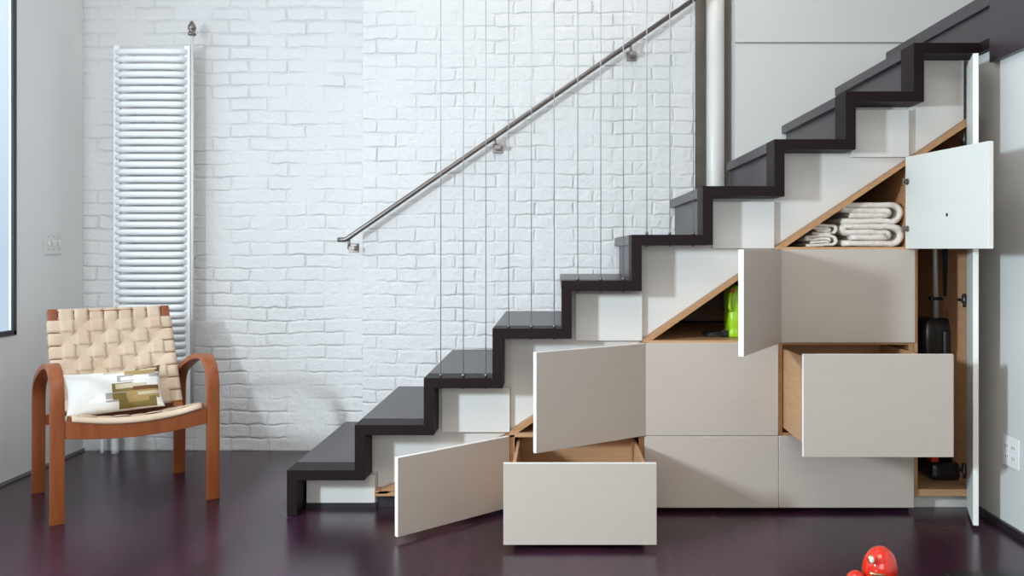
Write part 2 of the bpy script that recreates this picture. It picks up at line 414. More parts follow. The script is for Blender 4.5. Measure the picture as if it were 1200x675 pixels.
def cabinet(n, x0, x1, row, label, left_z=None):
    """n = index of the step over the left half (0-based); row = the sloped row"""
    c = thing('storage_cabinet', label, 'cabinet', ((x0 + x1) / 2, YC, 0))
    zb = .062; z_lo, z_hi = R[row], R[row + 1]
    if row == 0: z_lo = zb
    # side panels
    if row > 0: obj('side_panel', B((x0, x0 + TP, YC, YD, zb, z_lo)), M['plyedge'], c)
    obj('side_panel', B((x1 - TP, x1 - .0005, YC, YD, zb, z_hi - .02)), M['plyedge'], c)
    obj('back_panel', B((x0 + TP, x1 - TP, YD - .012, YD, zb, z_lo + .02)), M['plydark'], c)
    obj('base_panel', B((x0 + (TP if row else 0), x1 - TP, YC, YD - .012, zb, zb + .02)), M['plyedge'], c)
    for r in range(1, row + 1):
        z = R[r]
        obj('shelf', B((x0 + (TP if r < row else 0), x1 - TP, YC, YD - .012, z - .009, z + .009)), M['plyedge'] if r < row else M['ply'], c)
    # sloping top board
    sl = (z_hi - z_lo) / (x1 - x0); th = .012 * math.sqrt(1 + sl * sl)
    bm = bmesh.new(); prism(bm, [(x0, z_lo + .0095), (x1 - .0005, z_hi + .0), (x1 - .0005, z_hi - th), (x0 + (.0095 + th) / sl, z_lo + .0095)], YC, YD)
    obj('sloping_panel', bm, [M['plyedge']], c)
    bm = bmesh.new(); prism(bm, [(x0 + (.03 + th) / sl, z_lo + .01), (x1 - TP, z_hi - th - TP * sl), (x1 - TP, z_lo + .01)], YD - .012, YD)
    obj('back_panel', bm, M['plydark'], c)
    # off-white panel filling the space between the slope and the steps
    xl = SX[n] + T + .001; g = .001
    s0 = z_lo + .0095 + sl * max(0, xl - x0)
    top_r = SZ[n + 1] - T - g; xr = SX[n + 1] + T + g
    bm = bmesh.new()
    st_l = [(x0 + .0005, z_lo + .0105)]; tail = [(xl, SZ[n - 1] - T - g), (x0 + .0005, SZ[n - 1] - T - g)]
    poly = st_l + [ (x1 - .0005, z_hi + .001), (x1 - .0005, top_r), (xr, top_r), (xr, SZ[n] - T - g), (xl, SZ[n] - T - g)] + tail
    prism(bm, poly, YFIL, YFIL + .018)
    obj('filler_panel', bm, M['filler'], c)
    # small flat front under the right hand step
    front2(c, xr + .0165 if n > 0 else xr, x1 + .0, z_hi + .003, top_r - .014)
    # plinth
    obj('plinth', B((x0, x1 - .0005, .13, .148, 0, zb - .0005)), M['base'] if row < 9 else M['filler'], c)
    return c
def front2(c, x0, x1, z0, z1):
    bm = bmesh.new(); box(bm, x0, x1 - .002, .112, .132, z0, z1, bev=.001)
    o = obj('step_front', bm, [M['filler']], c)
    return o

# under the first step: low box
c0 = thing('storage_cabinet', 'low white panel cabinet tucked under the lowest step', 'cabinet', (-.88, YC, 0))
front2(c0, wx(359, .11), wx(440, .11), .022, SZ[0] - T - .006)
obj('carcass', B((SX[0] + T + .02, CXs[0] - .002, .134, .9, .002, SZ[0] - T - .003)), M['filler'], c0)
obj('plinth', B((SX[0] + T + .002, CXs[0] - .002, .118, .1325, 0, .02)), M['base'], c0)

c1 = cabinet(1, CXs[0], CXs[1], 0, 'low triangular cabinet whose single door swings open left of the floor drawer')
open_door(c1, CXs[1] - .012, YF1, CXs[1] - CXs[0] - .012, R[0], R[1], 43.7, (.09, .25))
c2 = cabinet(3, CXs[1], CXs[2], 1, 'cabinet with half open door above a pulled out floor level drawer')
open_door(c2, CXs[2], YF1, CXs[2] - CXs[1], R[1], R[2], 35.6, (.37, .63))
drawer(c2, CXs[1], CXs[2], R[0], R[1], .455)
c3 = cabinet(5, CXs[2], CXs[3], 2, 'middle cabinet with two closed fronts under the triangular niche of the green bottle')
open_door(c3, CXs[3], YF1, CXs[3] - CXs[2], R[2], R[3], 61.5, (.76, 1.02))
front(c3, CXs[2], CXs[3], R[1], R[2]); front(c3, CXs[2], CXs[3], R[0], R[1])
c4 = cabinet(7, CXs[3], CXs[4], 3, 'tall stepped cabinet with towels in its niche and a pulled out middle drawer')
open_door(c4, wx(1063, .05), YF1, CXs[4] - CXs[3] - .012, R[3], R[4], 97.9, (wz(213, .05), wz(268, .05)), hole=(.30, wz(252, -.2)))
front(c4, CXs[3], CXs[4], R[2], R[3])
front(c4, CXs[3], CXs[4] - .005, R[0], R[1])
drawer(c4, CXs[3] - .006, CXs[4] - .012, R[1], R[2], .375)

# tall cupboard against the right wall
x0, x1 = CXs[4] + .001, XR - .002
c5 = thing('tall_cupboard', 'narrow tall broom cupboard by the right wall with its full height door ajar', 'cabinet', ((x0 + x1) / 2, YC, 0))
zt0 = R[4]; sl = (R[4] - R[3]) / (CXs[4] - CXs[3]); z_r = zt0 + sl * (x1 - x0)
obj('side_panel', B((x0, x0 + .016, YC, YD, .062, zt0 - .02)), M['plyedge'], c5)
obj('side_panel', B((x1 - .016, x1, YC, YD, .062, z_r - .05)), M['ply'], c5)
bm = bmesh.new(); th = .024
prism(bm, [(x0, zt0), (x1, z_r), (x1, z_r - th), (x0, zt0 - th + .006)], YC, YD); obj('sloping_panel', bm, M['plyedge'], c5)
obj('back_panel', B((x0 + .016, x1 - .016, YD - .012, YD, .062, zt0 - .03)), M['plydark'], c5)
obj('base_panel', B((x0 + .016, x1 - .016, YC, YD - .012, .062, .09)), M['ply'], c5)
obj('plinth', B((x0, x1, .128, .146, 0, .0615)), M['filler'], c5)
bm = bmesh.new(); xl = SX[9] + T + .001
prism(bm, [(x0 + .001, zt0 + .002), (XE, zt0 + .002 + sl * (XE - x0)), (XE, SZ[9] - T - .001), (xl, SZ[9] - T - .001), (xl, SZ[8] - T - .001), (x0 + .001, SZ[8] - T - .001)], YFIL, YFIL + .018)
obj('filler_panel', bm, M['filler'], c5)
# left of the filler: strip between column 4 and riser
dd = open_door(c5, 1.703, YF1, .262, .016, 1.84, 69.8, ())
for i, z in enumerate((wz(163, .07), wz(352, .07), wz(553, .07))):
    bm = bmesh.new()
    box(bm, x1 - .022, x1 - .016, .10, .16, z - .018, z + .018, bev=.001)
    box(bm, 1.69, x1 - .021, .075, .125, z - .006, z + .006, bev=.002)
    tube(bm, [(1.698, .078, z - .028), (1.698, .078, z + .028)], .007, 8)
    obj('hinge', bm, M['darkmetal'], c5)

# ------------------------------------------------------------------ balustrade cables
names = {2: 'third', 3: 'fourth', 4: 'fifth', 5: 'sixth'}
pos = ['leftmost', 'middle', 'rightmost']
cxs = [516.5, 543, 569.3, 596, 622.7, 649.5, 677, 704, 730.5, 758, 785, 812.4]
for k, p in enumerate(cxs):
    i = 2 + k // 3; x = wx(p, .03)
    e = thing('railing_cable', 'thin vertical steel cable, %s of three on the %s tread from the floor' % (pos[k % 3], names[i]),
              'cable', (x, .03, SZ[i]), group='vertical steel cables of the stair railing')
    bm = bmesh.new(); tube(bm, [(x, .03, SZ[i]), (x, .03, ZT)], .0018, 8); obj('wire', bm, M['cable'], e)
    bm = bmesh.new(); tube(bm, [(x, .03, SZ[i]), (x, .03, SZ[i] + .012)], .006, 10)
    obj('end_fitting', bm, M['steel'], e)
    bm = bmesh.new(); tube(bm, [(x, .03, SZ[i] - T - .006), (x, .03, SZ[i] - T)], .006, 10)
    obj('nut', bm, M['steel'], e)

# ------------------------------------------------------------------ handrail
YH = YBR - .075
h = thing('handrail', 'slim brushed steel handrail sloping up along the white brick wall', 'handrail', (wx(405, YH), YH, wz(281, YH)))
bm = bmesh.new()
a = Vector((wx(396, YH), YH, wz(281, YH))); b = Vector((wx(405, YH), YH, wz(281, YH))); c = Vector((wx(850, YH), YH, wz(281 - 445 * .6905, YH)))
tube(bm, [a, b - Vector((.004, 0, 0)), b + (c - b).normalized() * .006, c], .0125, 14)
obj('rail', bm, M['steel'], h)
for p in (409, 580, 739):
    q = 281 - (p - 405) * .6905
    x = wx(p, YH); z = wz(q, YH)
    bm = bmesh.new()
    tube(bm, [(x, YH, z - .008), (x, YH, z - .052)], .007, 10)
    tube(bm, [(x - .006, YH, z - .052), (x + .016, YH, z - .052)], .0085, 10)
    box(bm, x + .0, x + .030, YH - .008, YBR - .003, z - .064, z - .044, bev=.002)
    box(bm, x - .016, x + .036, YBR - .008, YBR - .001, z - .078, z - .03, bev=.002)
    obj('bracket', bm, M['steel'], h)

# ------------------------------------------------------------------ pipe in the niche
bm = bmesh.new(); xp = wx(838, 1.09)
tube(bm, [(xp, 1.09, 0), (xp, 1.09, ZT)], wx(848.5, 1.09) - xp, 32)
tag(origin_to(obj('riser_pipe', bm, M['pipew']), (xp, 1.09, 0)), 'thick round off-white vertical pipe in the gap beside the brick wall', 'pipe')

# ------------------------------------------------------------------ radiator
YR = 1.05
rx0, rx1 = wx(137.5, YR), wx(220, YR); rz0, rz1 = .25, wz(54, YR)
r = thing('towel_radiator', 'tall white ladder radiator with many horizontal tubes on the brick wall', 'radiator', ((rx0 + rx1) / 2, YR, rz0))
for x in (rx0, rx1):
    obj('upright', B((x - .016, x + .016, YR - .012, YR + .014, rz0, rz1), bev=.004), M['rad'], r)
n = 48; pitch = (rz1 - .035 - rz0 - .02) / (n - 1)
for i in range(n):
    z = rz1 - .035 - i * pitch
    bm = bmesh.new()
    pts = [(rx0 + .004, YR - .012), (rx0 + .05, YR - .026), (rx0 + .12, YR - .032), (rx1 - .12, YR - .032), (rx1 - .05, YR - .026), (rx1 - .004, YR - .012)]
    tube(bm, [(a_, b_, z) for a_, b_ in pts], .0152, 12); obj('tube', bm, M['rad'], r)
for x in (rx0 + .05, rx1 - .03):
    for z in (rz1 - .06, rz0 + .1):
        obj('wall_bracket', B((x - .012, x + .012, YR - .01, YB, z - .012, z + .012), bev=.002), M['rad'], r)
xv = wx(224.5, YR)
bm = bmesh.new(); tube(bm, [(xv + .004, YR, rz0 + .02), (xv + .004, YR, wz(42, YR))], .0075, 12); obj('vent_pipe', bm, M['pipew'], r)
bm = bmesh.new(); z = wz(42, YR)
lathe(bm, [(.010, z), (.021, z + .004), (.022, z + .012), (.016, z + .016), (.016, z + .03), (.021, z + .034), (.020, z + .05), (.012, z + .066), (.004, z + .078)], xv + .002, YR)
obj('air_valve', bm, M['steel'], r)
for px, rr in ((120, .011), (135, .019)):
    x = wx(px, 1.10)
    bm = bmesh.new(); tube(bm, smooth_path([(x, 1.10, 0), (x, 1.10, .18), (x, 1.10, .25), (x + .03, 1.09, .285), (rx0 + .02, YR, .29)], 5), rr, 12)
    obj('supply_pipe', bm, M['rad'], r)

# ------------------------------------------------------------------ wall plates
def frame_empty(name, label, cat, loc, rz): return thing(name, label, cat, loc, rz)
yw = 3.564 * .0 + (2.535 / (588 / F)) - D
e = thing('light_switch', 'white triple light switch plate on the left wall beside the window', 'switch', (XL, yw, wz(285, yw)), math.radians(90))
bm = bmesh.new(); box(bm, -.075, .075, -.006, 0, -.058, .058, bev=.003); obj('cover_plate', bm, M['plastic'], e, local=True)
for x in (-.045, 0, .045):
    bm = bmesh.new(); box(bm, x - .005, x + .005, -.016, -.006, -.012, .012, bev=.002); obj('toggle', bm, M['greyc'] if 0 else M['plastic'], e, local=True)
    bm = bmesh.new()
    for zz in (-.032, .032): tube(bm, [(x, -.0075, zz), (x, -.006, zz)], .003, 8)
    obj('screw', bm, M['steel'], e, local=True)
yo = (XR / (536 / F)) - D
e = thing('wall_outlet', 'white double power outlet plate low on the right wall', 'outlet', (XR, yo, wz(530, yo)), math.radians(-90))
bm = bmesh.new(); box(bm, -.06, .06, -.006, 0, -.058, .058, bev=.003); obj('cover_plate', bm, M['plastic'], e, local=True)
for x in (-.025, .025):
    for z in (-.02, .02):
        bm = bmesh.new(); box(bm, x - .016, x + .016, -.009, -.006, z - .014, z + .014, bev=.002)
        o = obj('socket', bm, M['plastic'], e, local=True)
        bm = bmesh.new(); box(bm, x - .008, x - .005, -.0095, -.0085, z - .005, z + .006); box(bm, x + .005, x + .008, -.0095, -.0085, z - .005, z + .006)
        obj('slot', bm, M['black'], o, local=True)

# ------------------------------------------------------------------ armchair
CH = (-1.89, .297, 0); CR = math.atan2(.6, .8)
ch = thing('armchair', 'bent wood armchair with woven tan strap seat and back by the left wall', 'chair', CH, CR)
def arm_path():
    return [Vector(p) for p in [(-.284, 0), (-.284, .25)]] + smooth_path([(-.284, .44), (-.280, .51), (-.25, .572), (-.19, .603), (-.11, .605), (0, .585), (.12, .548), (.215, .508), (.262, .455), (.272, .38)], 6) + [Vector((.277, .2)), Vector((.284, 0))]
for s in (-1, 1):
    x = .2965 * s
    bm = bmesh.new(); ribbon(bm, arm_path(), None, x - .026, x + .026, .022)
    obj('arm_and_legs', bm, M['teak'], ch, local=True, bevel=.002)
SP = smooth_path([(-.285, .405), (-.17, .385), (-.05, .36), (.03, .345), (.085, .375), (.13, .445), (.23, .62), (.33, .805)], 8)
for s in (-1, 1):
    x = .238 * s
    bm = bmesh.new(); ribbon(bm, SP, None, x - .019, x + .019, .028); obj('seat_and_back_rail', bm, M['teak'], ch, local=True, bevel=.002)
bm = bmesh.new(); N = 16; rows = []
for i in range(N + 1):
    x = -.2695 + .539 * i / N; q = 1 - (2 * i / N - 1) ** 2
    yy = -.285 - .012 * q; zt = .404 - .028 * q; zb = .334 - .020 * q
    rows.append([bm.verts.new((x, yy - .012, zt)), bm.verts.new((x, yy + .012, zt)), bm.verts.new((x, yy + .012, zb)), bm.verts.new((x, yy - .012, zb))])
for A_, B_ in zip(rows, rows[1:]):
    for k in range(4): bm.faces.new((A_[k], A_[(k + 1) % 4], B_[(k + 1) % 4], B_[k]))
bm.faces.new(rows[0][::-1]); bm.faces.new(rows[-1])
obj('front_rail', bm, M['teak'], ch, local=True, bevel=.002)
obj('rear_stretcher', B((-.2695, .2695, .262, .284, .30, .345)), M['teak'], ch, local=True, bevel=.002)
obj('top_rail', B((-.2185, .2185, .308, .326, .775, .80)), M['teak'], ch, local=True, bevel=.002)
# side cleats joining rails and legs
for s in (-1, 1):
    obj('spacer_block', B((s * .254 - .015, s * .254 + .015, -.272, -.21, .34, .385)), M['teak'], ch, local=True)

def arclen(P):
    L = [0]
    for a_, b_ in zip(P, P[1:]): L.append(L[-1] + (b_ - a_).length)
    return L
AL = arclen(SP); TOT = AL[-1]
def at_s(s):
    s = max(0, min(TOT - 1e-5, s))
    for i in range(len(AL) - 1):
        if AL[i + 1] >= s:
            t = (s - AL[i]) / (AL[i + 1] - AL[i]); p = SP[i].lerp(SP[i + 1], t)
            d = (SP[min(i + 2, len(SP) - 1)] - SP[max(i - 1, 0)]).normalized(); return p, Vector((-d.y, d.x))
SB = next(AL[i] for i in range(len(SP)) if SP[i].x > .05)
def weave(name, s0, s1, npitch_s, sag, front_wrap):
    """straps over-under on the sitting side of the frame"""
    bm = bmesh.new(); PX = .0615; nx = 7; ps = (s1 - s0) / npitch_s; amp = .0035; hw = .46
    def pt(x, s, off):
        p, nn = at_s(s); q = max(0, 1 - (x / .235) ** 2); tt = (s - s0) / (s1 - s0)
        o = .0165 + off - sag * q * (.6 + .4 * math.sin(math.pi * tt))
        return (x, p.x + nn.x * o, p.y + nn.y * o)
    def tilt(f): return f
    for j in range(nx):                     # lengthwise straps
        xc = (j - (nx - 1) / 2) * PX; g = []
        for i in range(npitch_s * 6 + (1 if front_wrap else 6)):
            s = s0 + ps * i / 6; ph = math.sin(math.pi * (i / 6) + math.pi * j)
            if i > npitch_s * 6: ph = 1.0
            g.append([bm.verts.new(pt(xc + d * PX * hw, s, amp * max(-1, min(1, ph * 1.6)) + .0012 * (1 - abs(d) ** 2))) for d in (-1, -.5, 0, .5, 1)])
        for A_, B_ in zip(g, g[1:]):
            for k in range(4): f = bm.faces.new((A_[k], A_[k + 1], B_[k + 1], B_[k])); f.smooth = True
    for i in range(npitch_s + (0 if front_wrap else 1)):               # crosswise straps wrapping round the side rails
        sc = s0 + ps * (i + .5); g = []
        xs = []
        m = nx * 6
        for k in range(m + 1):
            x = -nx * PX / 2 + PX * k / 6; ph = -math.sin(math.pi * k / 6 + math.pi * i) if 0 else None
            jx = k / 6 - .5
            ph = -math.cos(math.pi * jx) * (1 if i % 2 == 0 else -1)
            xs.append((x, -ph * 1.0))
        mid = xs
        xs = [(-.262, None), (-.2595, 0), (-.24, 0)] + xs + [(.24, 0), (.2595, 0), (.262, None)]
        if i == npitch_s: xs = [(x, -1.0) for x, _ in mid]
        for x, ph in xs:
            row = []
            for d in (-1, -.5, 0, .5, 1):
                if ph is None: row.append(bm.verts.new(pt(x, sc + d * ps * hw, -.034)))
                else: row.append(bm.verts.new(pt(x, sc + d * ps * hw, amp * max(-1, min(1, ph * 1.6)) + .0012 * (1 - d * d))))
            g.append(row)
        for A_, B_ in zip(g, g[1:]):
            for k in range(4): f = bm.faces.new((A_[k], A_[k + 1], B_[k + 1], B_[k])); f.smooth = True
    o = obj(name, bm, M['web'], ch, local=True)
    md = o.modifiers.new('solid', 'SOLIDIFY'); md.thickness = .0022; md.offset = 0
    return o
weave('seat_webbing', .002, SB - .01, 5, .036, True)
weave('back_webbing', SB + .035, TOT - .056, 7, .014, False)
# strap edge rolled over the front rail
bm = bmesh.new(); g = []
for i in range(25):
    x = -.2475 + .495 * i / 24; q = 1 - (2 * i / 24 - 1) ** 2
    yy = -.285 - .012 * q; zt = .404 - .028 * q
    g.append([bm.verts.new((x, yy + a_, zt + b_)) for a_, b_ in ((.03, .012), (.012, .0165), (-.008, .013), (-.0155, .006), (-.0155, -.003))])
for A_, B_ in zip(g, g[1:]):
    for k in range(4): f = bm.faces.new((A_[k], A_[k + 1], B_[k + 1], B_[k])); f.smooth = True
o = obj('front_strap', bm, M['web'], ch, local=True); md = o.modifiers.new('solid', 'SOLIDIFY'); md.thickness = .003; md.offset = 1

# ------------------------------------------------------------------ cushion
cw, chh, ct = .392, .198, .10; nu, nv = 86, 44
PAT = [  # u0,u1,v0,v1 (v from the top), material
    (.40, .74, .02, .13, 4), (.72, .985, .0, .19, 2), (.60, .93, .10, .22, 3), (.76, .95, .06, .12, 4),
    (.52, .70, .20, .36, 5), (.56, .88, .24, .33, 0), (.86, .99, .20, .30, 5),
    (.46, .68, .38, .62, 1), (.50, .82, .42, .52, 4), (.70, .99, .34, .44, 0), (.68, .96, .50, .62, 2),
    (.40, .62, .60, .72, 5), (.46, .60, .62, .76, 1), (.60, .97, .60, .80, 3), (.72, .96, .63, .70, 4), (.40, .62, .74, .80, 5),
    (.52, .92, .76, .97, 1), (.62, .84, .72, .84, 3)]
bm = bmesh.new(); V = {}
def cpt(u, v, s):
    a, b = 2 * u - 1, 2 * v - 1
    pin = 1 - .07 * (1 - abs(b) ** 2) * abs(a) ** 6 ; pinv = 1 - .10 * (1 - abs(a) ** 2) * abs(b) ** 6
    t = ((1 - abs(a) ** 2.6) * (1 - abs(b) ** 2.4)) ** .55
    w = noise.noise(Vector((a * 2.3, b * 1.6, s * 1.0))) * .006 + noise.noise(Vector((a * 7, b * 5, 3 + s))) * .0025
    return Vector((a * cw / 2 * pin, -s * (ct / 2 * t + w * min(1, t * 3)), -b * chh / 2 * pinv + .005 * a * a))
for s in (1, -1):
    G = [[None] * (nv + 1) for _ in range(nu + 1)]
    for i in range(nu + 1):
        for j in range(nv + 1):
            if s == -1 and (i in (0, nu) or j in (0, nv)): G[i][j] = V[(i, j)]
            else:
                G[i][j] = bm.verts.new(cpt(i / nu, j / nv, s))
                if s == 1: V[(i, j)] = G[i][j]
    for i in range(nu):
        for j in range(nv):
            f = bm.faces.new((G[i][j], G[i + 1][j], G[i + 1][j + 1], G[i][j + 1])); f.smooth = True
            if s == 1:
                u, v = (i + .5) / nu, (j + .5) / nv
                for (u0, u1, v0, v1, mi) in PAT:
                    if u0 < u < u1 and v0 < v < v1: f.material_index = mi
cu = obj('cushion', bm, [M['cloth'], M['olive'], M['brown'], M['gold'], M['sand'], M['greyc']])
RM = Matrix.Rotation(CR, 4, 'Z')
cl = RM @ Vector((-.028, .055, 0))
cu.location = (CH[0] + cl.x, CH[1] + cl.y, .452)
cu.rotation_euler = (Matrix.Rotation(CR - .12, 4, 'Z') @ Matrix.Rotation(math.radians(-26), 4, 'X') @ Matrix.Rotation(math.radians(-3), 4, 'Y')).to_euler()
tag(cu, 'white lumbar cushion with brown, olive and gold patches lying on the armchair', 'cushion')

# ------------------------------------------------------------------ towels
def towel(x0, x1, z0, z1, y0, y1, label, seed, flip=False, turns=2):
    w, h_ = x1 - x0, z1 - z0; th = h_ / (2 * turns)
    # cross-section centre line: a flat spiral starting outside
    pts = []
    cx, cz = (x0 + x1) / 2, (z0 + z1) / 2
    hw, hh = w / 2 - th / 2, h_ / 2 - th / 2
    def half(hw, hh, hh2, side):
        out = []
        for k in range(9):
            a = math.pi / 2 - math.pi * k / 8
            out.append((side * (hw + math.cos(a) * min(hh, hw) * 1.0 - min(hh, hw)), math.sin(a) * (hh if k <= 4 else hh2)))
        return out
    # outer: bottom run left->right, round the right end, top run right->left, round left inside, middle runs
    P = [(-hw, -hh)] + [(hw * t / 6 * 2 - hw, -hh) for t in range(1, 6)]
    R_ = hh
    for k in range(9):
        a = -math.pi / 2 + math.pi * k / 8; P.append((hw - R_ + math.cos(a) * R_, math.sin(a) * R_))
    for t in range(1, 6): P.append((hw - R_ - (2 * hw - 1.6 * R_) * t / 6, hh))
    r2 = hh - th * .52
    for k in range(9):
        a = math.pi / 2 + math.pi * k / 8; P.append((-hw + R_ * .6 + math.cos(a) * th * .9, (hh + (-th * .52 + .0)) / 1 * 0 + (hh - th * .5) + math.sin(a) * th * .5))
    for t in range(1, 6): P.append((-hw + R_ * .6 + (2 * hw - 2.4 * R_) * t / 5, th * .48 * (1 if turns == 2 else 0) + .0))
    if turns == 2:
        e_ = P[-1][0]
        for k in range(1, 7):
            a = math.pi / 2 - math.pi * k / 6; P.append((e_ + math.cos(a) * th * .45, math.sin(a) * th * .48))
        for t in range(1, 6): P.append((e_ - (2 * hw - 2.8 * R_) * t / 5, -th * .48))
    if flip: P = [(-p[0], p[1]) for p in P]
    bm = bmesh.new(); n = len(P); ny = 14; hth = th * .53
    rings = []
    for j in range(ny + 1):
        y = y0 + (y1 - y0) * j / ny; ring = []
        e_ = 1 - .25 * max(0, 1 - j * 1.2) 
        up, dn = [], []
        for i, p in enumerate(P):
            a_ = Vector(P[max(i - 1, 0)]); b_ = Vector(P[min(i + 1, n - 1)]); t = (b_ - a_)
            if t.length < 1e-6: t = Vector((1, 0))
            t.normalize(); nn = Vector((-t.y, t.x))
            q = Vector((cx + p[0], cz + p[1]))
            d = noise.noise(Vector((q.x * 18, y * 9, q.y * 18 + seed))) * .0065
            d2 = noise.noise(Vector((q.x * 60, y * 50, q.y * 60 + seed))) * .0022
            yy = y + noise.noise(Vector((q.x * 22, 5, q.y * 30 + seed))) * .008
            up.append((q.x + nn.x * (hth * e_ + d2), yy, q.y + nn.y * (hth * e_ + d2) + d))
            dn.append((q.x - nn.x * (hth * e_ + d2), yy, q.y - nn.y * (hth * e_ + d2) + d))
        rings.append([bm.verts.new(v) for v in up + dn[::-1]])
    m = len(rings[0])
    for A_, B_ in zip(rings, rings[1:]):
        for k in range(m):
            f = bm.faces.new((A_[k], A_[(k + 1) % m], B_[(k + 1) % m], B_[k])); f.smooth = True
    for Rg in (rings[0], rings[-1]):
        for i in range(n - 1):
            f = bm.faces.new((Rg[i], Rg[i + 1], Rg[m - 2 - i], Rg[m - 1 - i])); f.smooth = True
    o = obj('towel', bm, M['towel'])
    origin_to(o, (cx, (y0 + y1) / 2, z0))
    tag(o, label, 'towel', 'folded cream towels in the triangular niche')
yt = .11; zs = R[3] + .010
zA = wz(288.5, yt); zs = max(zs, zA)
hl = wz(262, yt) - zs; hl2 = wz(236.5, yt) - wz(262, yt)
towel(wx(985, yt), wx(1060.5, yt), zs, zs + hl, yt, .5, 'large folded cream towel at the bottom of the right stack', 1)
towel(wx(984, yt), wx(1060, yt), zs + hl + .001, zs + hl + hl2, yt + .005, .5, 'large folded cream towel on top of the right stack', 5)
towel(wx(944, yt), wx(982.5, yt), zs, wz(275.5, yt), yt + .01, .36, 'small folded cream face towel at the bottom left corner of niche', 9)
towel(wx(952, yt), wx(983, yt), wz(275.5, yt) + .001, wz(262, yt), yt + .01, .36, 'small folded cream face towel resting on another small one', 12)

# ------------------------------------------------------------------ green bottle, black cable in the middle niche
yb = .24; xb = wx(866, yb); zb = R[2] + .0095
g = thing('plastic_bottle', 'lime green plastic jug standing in the niche behind the open door', 'bottle', (xb, yb, zb))
bm = bmesh.new()
w_ = .055
def rr(w, d, z, rad=.018, n=6):
    out = []
    for (sx, sy, a0) in ((1, 1, 0), (-1, 1, 90), (-1, -1, 180), (1, -1, 270)):
        for k in range(n + 1):
            a = math.radians(a0 + 90 * k / n); out.append((xb + sx * (w - rad) + math.cos(a) * rad, yb + sy * (d - rad) + math.sin(a) * rad, z))
    return out
H = wz(334, yb) - zb
prof = [(.92, 0), (1, .02), (1, .12), (.93, .16), (1, .2), (1, .46), (.95, .50), (1.0, .54), (1.0, .74), (.98, .84), (.85, .92), (.5, .965), (.42, 1.0)]
rg = []
for s_, t_ in prof:
    rg.append([bm.verts.new(p) for p in rr(w_ * s_, .07 * s_, zb + .0005 + H * t_, .018 * s_)])
for A_, B_ in zip(rg, rg[1:]):
    for k in range(len(A_)): f = bm.faces.new((A_[k], A_[(k + 1) % len(A_)], B_[(k + 1) % len(A_)], B_[k])); f.smooth = True
bm.faces.new(rg[0][::-1]); bm.faces.new(rg[-1])
obj('body', bm, M['lime'], g)
bm = bmesh.new(); lathe(bm, [(.017, zb + H * 1.0), (.018, zb + H * 1.01), (.018, zb + H * 1.07), (.015, zb + H * 1.08)], xb, yb, 20)
obj('cap', bm, M['black'], g)
bm = bmesh.new(); tube(bm, smooth_path([(xb - .04, yb - .05, zb + H * .88), (xb - .054, yb - .078, zb + H * .8), (xb - .056, yb - .082, zb + H * .6), (xb - .045, yb - .066, zb + H * .52)], 5), .008, 8)
obj('handle', bm, M['lime'], g)
bm = bmesh.new(); box(bm, xb - .048, xb - .034, yb - .072, yb - .068, zb + H * .86, zb + H * .93, bev=.001); obj('label_spot', bm, M['redplastic'], g)
bm = bmesh.new(); P = []
xc, yc = wx(838, .2), .22
for k in range(64):
    a = 2 * math.pi * k / 64 * 3; rr_ = .040 + .004 * math.sin(a * .37)
    P.append((xc + rr_ * 1.1 * math.cos(a), yc + rr_ * 1.1 * math.sin(a), zb + .007 + .010 * k / 63 + .001 * math.sin(a * 3)))
tube(bm, P, .0042, 8)
box(bm, xc + .025, xc + .058, yc - .035, yc - .015, zb + .003, zb + .03, bev=.003)
tag(origin_to(obj('coiled_cord', bm, M['black']), (xc, yc, zb)), 'small coil of black cord lying beside the green jug', 'cord')

# ------------------------------------------------------------------ vacuum cleaner in the tall cupboard
yv = .36; xv = wx(1098, yv); z0 = .0905
v = thing('vacuum_cleaner', 'black upright vacuum cleaner with silver tube standing in the tall cupboard', 'vacuum cleaner', (xv, yv, z0))
bm = bmesh.new(); box(bm, xv - .095, xv + .085, yv - .17, yv + .06, z0, z0 + .075, bev=.02)
box(bm, xv - .07, xv + .06, yv - .10, yv + .07, z0 + .07, z0 + .13, bev=.02); obj('floor_head', bm, M['black'], v)
for x in (xv - .102, xv + .092):
    bm = bmesh.new(); tube(bm, [(x - .007, yv + .03, z0 + .035), (x + .007, yv + .03, z0 + .035)], .035, 20); obj('wheel', bm, M['blackmat'], v)
bm = bmesh.new(); box(bm, xv - .093, xv - .06, yv - .16, yv - .10, z0 + .078, z0 + .14, bev=.006); obj('pedal', bm, M['redplastic'], v)
zt = wz(372, yv)
def vr(w, d, z, n=6, rad=.03):
    out = []
    for (sx, sy, a0) in ((1, 1, 0), (-1, 1, 90), (-1, -1, 180), (1, -1, 270)):
        for k in range(n + 1):
            a = math.radians(a0 + 90 * k / n); out.append((xv + sx * (w - rad) + math.cos(a) * rad, yv + sy * (d - rad) + math.sin(a) * rad, z))
    return out
bm = bmesh.new(); rg = []
for s_, z_ in ((.6, z0 + .12), (.8, z0 + .18), (.95, z0 + .3), (1, z0 + .45), (1.02, zt - .09), (1.0, zt - .03), (.9, zt - .008), (.75, zt)):
    rg.append([bm.verts.new(p) for p in vr(.092 * s_, .075 * s_, z_, 6, .028 * s_)])
for A_, B_ in zip(rg, rg[1:]):
    for k in range(len(A_)): f = bm.faces.new((A_[k], A_[(k + 1) % len(A_)], B_[(k + 1) % len(A_)], B_[k])); f.smooth = True
bm.faces.new(rg[0][::-1]); bm.faces.new(rg[-1]); obj('body', bm, M['black'], v)
bm = bmesh.new(); box(bm, xv - .012, xv + .055, yv - .088, yv - .06, z0 + .3, zt - .05, bev=.012); obj('dust_cover', bm, M['darkmetal'], v)
xt = wx(1096, yv)
